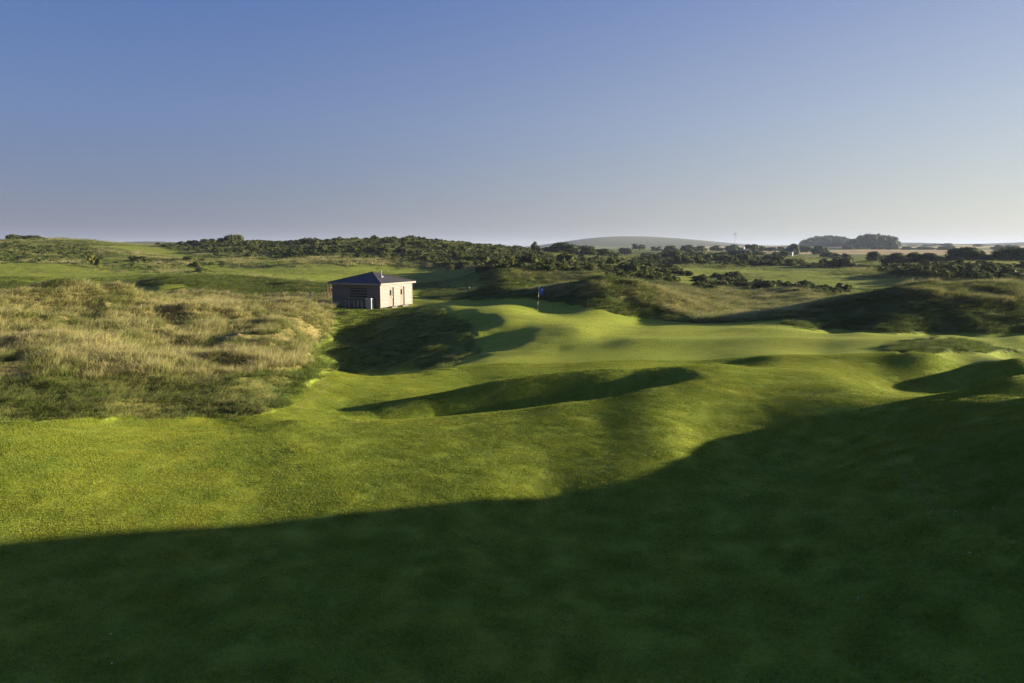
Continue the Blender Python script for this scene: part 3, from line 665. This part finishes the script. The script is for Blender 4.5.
fill([(0,248),(90,248),(95,262),(0,262)], 230, 380, 18, 3, 1.1, 'low dark gorse bush scattered over the brown slope at far left', 'gorse scattered over the left slope', 10, 1.5)
x, y = flat(93, 228)
o = bpy.data.objects.new('flowering_gorse', crown_mesh('flowering_gorse', 77, 3, 1.8, 6, 700, .15, M_BLOOM)); link(o); o.location = (x, y, H1(x, y)); tag(o, 'bright yellow flowering gorse bush on the far left slope', 'gorse bush')

# trees: trunk + crown
def tree_proto(seed, w, h, trunk):
    root = empty('tree', (0, 0, 0))
    g = np.random.default_rng(seed)
    tr = tube('trunk', [(0, 0, -.3), (.05, 0, h * .2), (.1, .1, h * .45), (.15, .1, h * .7)], [w * .045, w * .035, w * .025, w * .008], M_BARK, root)
    bpy.data.objects.new('crown', crown_mesh('crown', seed, w, h * (1 - trunk), 20, 3600, w * .03, M_TREE, h * trunk))
    cr = bpy.data.objects['crown'] if 'crown' in bpy.data.objects and bpy.data.objects['crown'].parent is None else None
    for o_ in bpy.data.objects:
        if o_.name.startswith('crown') and not o_.users_collection: cr = o_
    link(cr, root); return root
PROT = {'broad': [tree_proto(s_, 8, 7, .08) for s_ in (1, 2, 3)], 'tall': [tree_proto(s_, 6, 9, .15) for s_ in (4, 5)]}
DIM = {'broad': (8, 7), 'tall': (6, 9)}; used = set()
def tree(px, r, w, h, label, group=None, kind='broad'):
    i = rng.randrange(len(PROT[kind])); p = PROT[kind][i]
    o = p if (kind, i) not in used else copy_tree(p); used.add((kind, i))
    x, y = flat(px, r); o.location = (x, y, H1(x, y) - .2); o.rotation_euler = (0, 0, rng.uniform(0, 6.28))
    o.scale = (w / DIM[kind][0], w / DIM[kind][0], h / DIM[kind][1])
    for k in ('group',):
        if k in o: del o[k]
    tag(o, label, 'tree', group)
# column at pixel, distance, width, height
for px, r, w, h, lab in [(895,262,9,5,'left rounded tree of the dark pair left of the two domed trees'),(915,255,12,4.8,'broad dark tree just left of the leftmost domed tree'),(930,250,8,3.4,'lower dark tree at the right foot of the broad dark tree'),
        (968,262,14,6.2,'left one of the two wide domed dark trees at right'),(1008,258,16,5.9,'right one of the two wide domed dark trees at right'),(1040,262,13,5,'dark tree at the right edge behind the domed trees'),
        (873,300,6,4.2,'small round dark tree between the hedge line and the broad dark tree'),(885,310,4,3,'smallest round tree between the hedge line and the broad dark tree'),
        (562,330,17,6,'sunlit olive tree at the left end of the tree belt'),(583,335,15,5.5,'dark tree second from the left in the tree belt'),(606,340,13,5,'dark tree right of the belt centre behind the green'),(535,325,4,5,'small dark conifer like tree left of the olive tree')]:
    tree(px, r, w, h, lab)
for i, px in enumerate([627,640,655,668,688,702,716,735,748,760,775,790,805,820]):
    tree(px + rng.uniform(-3, 3), rng.uniform(520, 760), rng.uniform(10, 17), rng.uniform(6, 9.5), 'hazy grey green tree in the row below the long distant hill', 'hazy trees below the distant hill', rng.choice(['broad', 'tall']))
for i in range(16):
    tree(rng.uniform(642, 850), rng.uniform(380, 460), rng.uniform(6, 11), rng.uniform(2.6, 4.2), 'middle distance tree in the belt beyond the pale fairway', 'trees in the belt beyond the pale fairway')
for i in range(26):
    px = rng.uniform(802, 846); tree(px, rng.uniform(1450, 1600), rng.uniform(18, 30), 8 + 15 * math.sin(math.pi * (px - 798) / 52) ** .6 * rng.uniform(.8, 1.05), 'dense tree of the wood on the far left field rise', 'wood on the far field rise', 'broad')
for i in range(30):
    px = rng.uniform(850, 892); tree(px, rng.uniform(1050, 1400), rng.uniform(16, 28), 6 + 17 * math.sin(math.pi * (px - 844) / 56) ** .8 * rng.uniform(.7, 1.05), 'dense tree of the hazy wood between the far fields', 'wood between the far fields', 'broad')
for i in range(36):
    tree(rng.uniform(780, 1040), rng.choice([1000, 1500, 2100]) * rng.uniform(.98, 1.02), rng.uniform(12, 26), rng.uniform(4, 7), 'hedgerow tree among the far tan fields', 'hedgerow trees among the far fields')

# ---------------------------------------------------------------- small far buildings and mast
def cottage(px, r, w, d, h, wallm, roofm, label, rz=0.3, name='cottage'):
    x, y = flat(px, r); e = empty(name, (x, y, H1(x, y) - .2), rz); tag(e, label, 'house')
    v = [(-w/2,-d/2,0),(w/2,-d/2,0),(w/2,d/2,0),(-w/2,d/2,0),(-w/2,-d/2,h),(w/2,-d/2,h),(w/2,d/2,h),(-w/2,d/2,h),(-w/2,0,h+d*.35),(w/2,0,h+d*.35)]
    wl = mesh_obj('wall', v, [(0,1,5,4),(1,2,6,9,5),(2,3,7,6),(3,0,4,8,7)], wallm, e)
    t = .25; zr = h + d * .35
    def slab(sg):
        a = [(-w/2-t, 0, zr+.05), (w/2+t, 0, zr+.05), (w/2+t, sg*(d/2+t), h+.05-.7*t*.5), (-w/2-t, sg*(d/2+t), h+.05-.7*t*.5)]
        b_ = [(p[0], p[1], p[2] + .15) for p in a]; return a + b_
    v = slab(-1) + slab(1); f = []
    for o_ in (0, 8): f += [(o_,o_+1,o_+2,o_+3),(o_+4,o_+7,o_+6,o_+5),(o_,o_+4,o_+5,o_+1),(o_+1,o_+5,o_+6,o_+2),(o_+2,o_+6,o_+7,o_+3),(o_+3,o_+7,o_+4,o_)]
    rf = mesh_obj('roof', v, f, roofm, e); boxes('chimney', [(-w*.4, -w*.4 + .7, -.35, .35, zr - .2, zr + 1.0)], wallm, rf)
    for k in (-.28, .28): boxes('window', [(w*k - .45, w*k + .45, -d/2 - .05, -d/2 - .003, 1.0, 2.1)], M_GLASS, wl)
    boxes('door', [(-.45, .45, -d/2 - .05, -d/2 - .003, 0, 2.0)], M_DARKT, wl)
cottage(744, 400, 4.2, 4, 2.3, M_WHITE, M_SLATE, 'small white cottage low in the trees beyond the pale fairway', .5)
cottage(786, 470, 5.5, 5, 2.8, M_WHITE, M_SLATE, 'white house among the trees right of the small cottage', -.4)
cottage(-10, 372, 6.5, 7, 3.4, M_RED, M_ROOFR, 'reddish house just showing on the skyline at the far left edge', .3, 'house')
x, y = flat(733, 1500); e = empty('far_mast', (x, y, H1(x, y))); tag(e, 'thin pale mast standing alone on the hazy far horizon', 'mast')
tube('tower', [(0, 0, 0), (0, 0, 26)], [.4, .25], M_LOCK, e); boxes('added_nacelle', [(-1.2, 1.2, -1, 2, 25.6, 27.2)], M_STEEL, e)  # a mast, modelled with nacelle and rotor blades added at its top
for k in range(3):
    a = math.radians(90 + 120 * k); c, s_ = math.cos(a), math.sin(a)
    mesh_obj('blade', [(c*1 - s_*.45, -1.2, 26.4 + s_*1 + c*.45), (c*1 + s_*.45, -1.2, 26.4 + s_*1 - c*.45), (c*8, -1.35, 26.4 + s_*8), (c*1, -1.5, 26.4 + s_*1)], [(0,1,2),(0,2,3),(1,3,2),(0,3,1)], M_LOCK, e)
x, y = flat(666, 235); e = empty('shelter', (x, y, H1(x, y)), .1); tag(e, 'low dark flat roofed shelter at the edge of the pale fairway', 'shelter')
boxes('roof', [(-2.0, 2.0, -1.0, 1.0, 1.1, 1.3)], M_DARKT, e)
for sx_ in (-1.8, 1.7): boxes('side_panel', [(sx_, sx_ + .1, -.9, .9, -.2, 1.098)], M_DARKT, e)
boxes('back_panel', [(-1.69, 1.69, .8, .88, -.2, 1.098)], M_DARKT, e)

# ---------------------------------------------------------------- daisies on the near lawn
fm = None
M_PETAL = plain('petal', (0.8, 0.8, 0.82), 0.6, 0.05); M_EYE = plain('flower_eye', (0.6, 0.45, 0.05))
for px, py in [(93,647),(92,680),(150,465),(166,496),(705,527),(675,537),(871,635),(983,622),(965,578),(988,579),(940,570),(1003,590),(325,533),(610,560)]:
    y_ = CAMZ / ((py - HORIZ) / F) * 1.0; x, y = (px - 512) / F * y_, y_ * .985
    if fm is None:
        v = [(0, 0, .012)]; f = []
        for k in range(12):
            a = k * math.pi / 6; 
            for da, rr_ in ((-.2, .009), (-.12, .024), (.12, .024), (.2, .009)): v.append((rr_ * math.cos(a + da), rr_ * math.sin(a + da), .012 + .006 * (rr_ > .02)))
            n = 1 + 4 * k; f.append((n, n+1, n+2, n+3))
        fm = mesh_obj('daisy', v, f, M_PETAL); o = fm
        tag(o, 'tiny white daisy on the near mown grass', 'daisy', 'daisies scattered on the near grass')
        e_ = tube('flower_eye', [(0, 0, .008), (0, 0, .019)], .009, M_EYE, o, 8)
    else: o = copy_tree(fm)
    o.location = (x, y, H1(x, y) + .03); o.rotation_euler = (-.5, .2, px); o.scale = (.62, .62, .62)

# ---------------------------------------------------------------- grass as real blades, scattered
def blade_mat(name, kind):
    m, t, b = new_mat(name); q = NB(t); out = [n for n in t.nodes if n.type == 'OUTPUT_MATERIAL'][0]
    pos = q.n('ShaderNodeNewGeometry').outputs['Position']; obj = q.n('ShaderNodeTexCoord').outputs['Object']
    sp = q.n('ShaderNodeSeparateXYZ'); q.l(obj, sp.inputs[0]); rnd = q.n('ShaderNodeObjectInfo').outputs['Random']
    if kind == 'mown':
        c = q.mix(q.ramp(q.noise(pos, 0.16, 3), [(0.35, (0,0,0)), (0.65, (1,1,1))]), (0.245, 0.315, 0.024), (0.315, 0.350, 0.028))
        c = q.mix(q.ramp(q.noise(pos, 1.1, 4, 0.6), [(0.4, (0,0,0)), (0.7, (1,1,1))]), c, (0.195, 0.275, 0.022))
        c = q.mix(q.math('MULTIPLY', q.ramp(q.noise(pos, 22, 3, 0.7), [(0.48, (0,0,0)), (0.62, (1,1,1))]), 0.6), c, (0.34, 0.32, 0.10))
        c = q.mix(q.math('MULTIPLY', q.ramp(q.noise(pos, 13, 4, 0.75), [(0.50, (0,0,0)), (0.62, (1,1,1))]), 0.65), c, (0.055, 0.10, 0.012))
    else:
        at = q.n('ShaderNodeAttribute', attribute_type='INSTANCER', attribute_name='tint')
        tint = at.outputs['Fac']
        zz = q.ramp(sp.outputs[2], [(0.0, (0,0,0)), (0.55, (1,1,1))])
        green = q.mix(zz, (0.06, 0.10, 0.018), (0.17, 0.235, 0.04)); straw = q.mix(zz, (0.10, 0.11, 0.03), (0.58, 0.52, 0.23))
        green = q.mix(q.math('MULTIPLY', rnd, 0.35), green, (0.22, 0.23, 0.06)); straw = q.mix(q.math('MULTIPLY', rnd, 0.45), straw, (0.26, 0.27, 0.08))
        c = q.mix(tint, green, straw)
    q.l(c, b.inputs['Base Color']); b.inputs['Roughness'].default_value = 0.6; b.inputs['Specular IOR Level'].default_value = 0.15
    tr = q.n('ShaderNodeBsdfTranslucent'); q.l(c, tr.inputs[0]); mx = q.n('ShaderNodeMixShader'); mx.inputs[0].default_value = 0.3
    q.l(b.outputs[0], mx.inputs[1]); q.l(tr.outputs[0], mx.inputs[2]); q.l(mx.outputs[0], out.inputs[0])
    return m
def blades(name, seed, n, radius, h0, h1, w, lean, mat, curl=0.5):
    g = np.random.default_rng(seed); a = g.uniform(0, 6.283, n); rr = radius * np.sqrt(g.random(n))
    bx_, by_ = rr * np.cos(a), rr * np.sin(a); h = g.uniform(h0, h1, n); ld = g.uniform(0, 6.283, n); la = np.abs(g.normal(lean, lean * .5, n))
    out = a + g.normal(0, .8, n); ld = np.where(radius > 0, out, ld)
    wd = ld + math.pi / 2 + g.normal(0, .6, n); ww = w * g.uniform(.6, 1.2, n)
    def P(t, k):
        off = h * la * (t ** (1 + curl * 2)); x = bx_ + off * np.cos(ld) + k * ww * np.cos(wd); y = by_ + off * np.sin(ld) + k * ww * np.sin(wd)
        return np.stack([x, y, h * t * (1 - .25 * la * t)], 1)
    V = np.stack([P(-.08, -.5), P(-.08, .5), P(.5, .38), P(.5, -.38), P(1, 0)], 1).reshape(-1, 3)
    b_ = np.arange(n)[:, None] * 5
    me = raw_mesh(name, V, [b_ + np.array([0, 1, 2, 3]), b_ + np.array([3, 2, 4])], mat)
    return me
def scatter(name, meshes, X, Y, Z, rot, scl, tint, label=None):
    pm = bpy.data.meshes.new(name); pm.vertices.add(len(X)); pm.vertices.foreach_set('co', np.stack([X, Y, Z], 1).astype(np.float32).ravel())
    for nm, typ, arr in (('rot', 'FLOAT_VECTOR', rot), ('scl', 'FLOAT_VECTOR', scl)):
        at = pm.attributes.new(nm, typ, 'POINT'); at.data.foreach_set('vector', arr.astype(np.float32).ravel())
    at = pm.attributes.new('tint', 'FLOAT', 'POINT'); at.data.foreach_set('value', tint.astype(np.float32))
    at = pm.attributes.new('idx', 'INT', 'POINT'); at.data.foreach_set('value', (np.arange(len(X)) % len(meshes)).astype(np.int32)); pm.update()
    o = bpy.data.objects.new(name, pm); link(o); tag(o, kind='stuff')
    if label: o['label'] = label; o['category'] = 'grass'
    col = bpy.data.collections.new(name + '_source')
    for k, me in enumerate(meshes):
        p = bpy.data.objects.new(name + '_clump', me); col.objects.link(p)
    ng = bpy.data.node_groups.new(name, 'GeometryNodeTree')
    ng.interface.new_socket('Geometry', in_out='INPUT', socket_type='NodeSocketGeometry'); ng.interface.new_socket('Geometry', in_out='OUTPUT', socket_type='NodeSocketGeometry')
    gi = ng.nodes.new('NodeGroupInput'); go = ng.nodes.new('NodeGroupOutput'); ip = ng.nodes.new('GeometryNodeInstanceOnPoints')
    ci = ng.nodes.new('GeometryNodeCollectionInfo'); ci.inputs['Collection'].default_value = col; ci.inputs['Separate Children'].default_value = True; ci.inputs['Reset Children'].default_value = True
    def na(nm, typ): n = ng.nodes.new('GeometryNodeInputNamedAttribute'); n.data_type = typ; n.inputs['Name'].default_value = nm; return n.outputs[0]
    er = ng.nodes.new('FunctionNodeEulerToRotation'); ng.links.new(na('rot', 'FLOAT_VECTOR'), er.inputs[0])
    ip.inputs['Pick Instance'].default_value = True
    ng.links.new(gi.outputs[0], ip.inputs['Points']); ng.links.new(ci.outputs[0], ip.inputs['Instance']); ng.links.new(na('idx', 'INT'), ip.inputs['Instance Index'])
    ng.links.new(er.outputs[0], ip.inputs['Rotation']); ng.links.new(na('scl', 'FLOAT_VECTOR'), ip.inputs['Scale']); ng.links.new(ip.outputs[0], go.inputs[0])
    md = o.modifiers.new('scatter', 'NODES'); md.node_group = ng
    return o
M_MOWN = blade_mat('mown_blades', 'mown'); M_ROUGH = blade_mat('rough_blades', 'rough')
def grass():
    g = np.random.default_rng(5)
    # tall rough
    n = 115000
    r = g.uniform(13, 135, n); a = np.radians(g.uniform(-40, 44, n)); X, Y = r * np.sin(a), r * np.cos(a)
    Z, zn = height(X, Y, True)
    keep = (zn['rough'] > g.uniform(.35, .75, n)) & (np.hypot(X - HUT[0], Y - HUT[1]) > 4.7)
    patch = fbm(X / 2.2, Y / 2.2, 3, 77)
    keep &= patch > -0.45
    X, Y, Z, r, patch = X[keep], Y[keep], Z[keep], r[keep], patch[keep]; gold = zn['gold'][keep]; m = len(X)
    tint = np.clip(gold * (0.85 + patch * 1.3) + g.normal(0, .12, m), 0, 1)
    near = (r < 60) & (gold < .3)
    hs = np.where(gold > .45, g.uniform(.27, .55, m), g.uniform(.12, .27, m)) * (1 + patch * .4)
    ws = np.where(gold > .45, g.uniform(.9, 1.4, m), g.uniform(.8, 1.2, m)) * np.clip(r / 60, .8, 1.6)
    hs = np.where((r < 27.5) & (X > 5), hs * .45, hs)
    rot = np.stack([g.normal(0, .1, m), g.normal(-.16, .1, m), g.uniform(-.6, .6, m)], 1)
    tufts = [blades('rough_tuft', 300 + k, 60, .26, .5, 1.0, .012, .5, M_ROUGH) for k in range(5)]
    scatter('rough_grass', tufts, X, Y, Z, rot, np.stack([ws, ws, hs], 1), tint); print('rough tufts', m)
    # coarse growth on the far slopes
    n = 60000; r = np.exp(g.uniform(math.log(130), math.log(430), n)); a = np.radians(g.uniform(-36, 37, n)); X, Y = r * np.sin(a), r * np.cos(a)
    Z, zn = height(X, Y, True); he = np.maximum(zn['heath'], zn['gold']); patch = fbm(X / 12, Y / 12, 3, 78)
    keep = (zn['rough'] > .5) & (patch + he * .5 > g.uniform(-.3, .5, n)); X, Y, Z, r, patch = X[keep], Y[keep], Z[keep], r[keep], patch[keep]; m = len(X)
    ws = g.uniform(1.6, 3.0, m) * r / 250
    scatter('coarse_grass', tufts, X, Y, Z - .05, np.stack([g.normal(0, .1, m), g.normal(-.1, .1, m), g.uniform(0, 6.28, m)], 1), np.stack([ws, ws, g.uniform(.5, 1.1, m)], 1), np.clip(.22 + patch * 1.2 + g.normal(0, .2, m), 0, 1)); print('coarse', m)
    # mown turf near the camera
    n = 26000
    r = np.sqrt(g.uniform(7.5 ** 2, 40 ** 2, n)); a = np.radians(g.uniform(-37, 37, n)); X, Y = r * np.sin(a), r * np.cos(a)
    Z, zn = height(X, Y, True); keep = zn['rough'] < .5
    X, Y, Z, r = X[keep], Y[keep], Z[keep], r[keep]; m = len(X)
    e_ = .1; zx = height(X + e_, Y); zy = height(X, Y + e_)
    rx = np.arctan((zy - Z) / e_); ry = -np.arctan((zx - Z) / e_)
    turf = [blades('turf_clump', 400 + k, 150, .28, .010, .026, .007, .7, M_MOWN) for k in range(4)]
    s1 = g.uniform(.9, 1.2, m)
    scatter('mown_grass', turf, X, Y, Z, np.stack([rx, ry, np.zeros(m)], 1), np.stack([s1, s1, g.uniform(.9, 1.8, m)], 1), np.zeros(m)); print('turf', m)
grass()
def thicket():
    g = np.random.default_rng(9); Xs, Ys, sc = [], [], []
    for poly, r0, r1, n, w in (([(150,244),(245,239),(300,243),(318,241),(380,236),(440,236),(512,247),(560,258),(560,277),(482,275),(430,265),(380,259),(310,256),(215,254)], 190, 420, 2600, .95),
                            ([(480,262),(560,256),(660,262),(690,276),(655,286),(600,286),(540,274),(480,276)], 125, 330, 1500, .75),
                            ([(645,252),(720,254),(800,262),(855,266),(860,271),(780,268),(700,264),(640,262)], 240, 440, 330, 1.2),
                            ([(695,281),(730,276),(765,283),(768,290),(700,291)], 105, 190, 90, .6), ([(778,286),(800,283),(845,291),(840,299),(790,294)], 95, 170, 90, .45),
                            ([(860,268),(940,266),(1100,266),(1100,284),(960,282),(900,276)], 130, 330, 260, .9),
                            ([(-60,250),(0,244),(90,246),(110,264),(0,264)], 215, 390, 260, .7), ([(100,262),(170,263),(230,262),(225,268),(140,269)], 170, 260, 60, .6)):
        xs = [p[0] for p in poly]; k = n * 25; px = g.uniform(min(xs), max(xs), k); r = np.exp(g.uniform(math.log(r0), math.log(r1), k))
        a = np.arctan((px - 512) / F); x = r * np.sin(a); y = r * np.cos(a); z = base_h(x, y); qx, qy = project(x, y, z)
        ok = (pdist(qx, qy, poly) > 0) & (fbm(x / 14, y / 14, 3, 55) > -0.3); x, y = x[ok][:n], y[ok][:n]
        Xs.append(x); Ys.append(y); sc.append(np.full(len(x), w))
    X, Y, c = map(np.concatenate, (Xs, Ys, sc)); m = len(X); Z = height(X, Y); s1 = c * g.uniform(.45, 1.0, m)
    o = scatter('gorse_thicket', GORSE, X, Y, Z - .1, np.stack([np.zeros(m), np.zeros(m), g.uniform(0, 6.28, m)], 1), np.stack([s1, s1, s1 * g.uniform(.7, 1.0, m)], 1), np.zeros(m)); print('thicket', m)
thicket()

# ---------------------------------------------------------------- air
def haze():
    R_ = 13500
    o = boxes('haze', [(-R_, R_, -R_, R_, -60, 90)], None); tag(o, kind='stuff')
    m = bpy.data.materials.new('haze'); m.use_nodes = True; t = m.node_tree; t.nodes.clear()
    out = t.nodes.new('ShaderNodeOutputMaterial'); v = t.nodes.new('ShaderNodeVolumePrincipled')
    v.inputs['Color'].default_value = (0.48, 0.58, 0.76, 1); v.inputs['Density'].default_value = 0.00012; v.inputs['Anisotropy'].default_value = 0.2
    t.links.new(v.outputs[0], out.inputs['Volume']); o.data.materials.append(m)
haze()
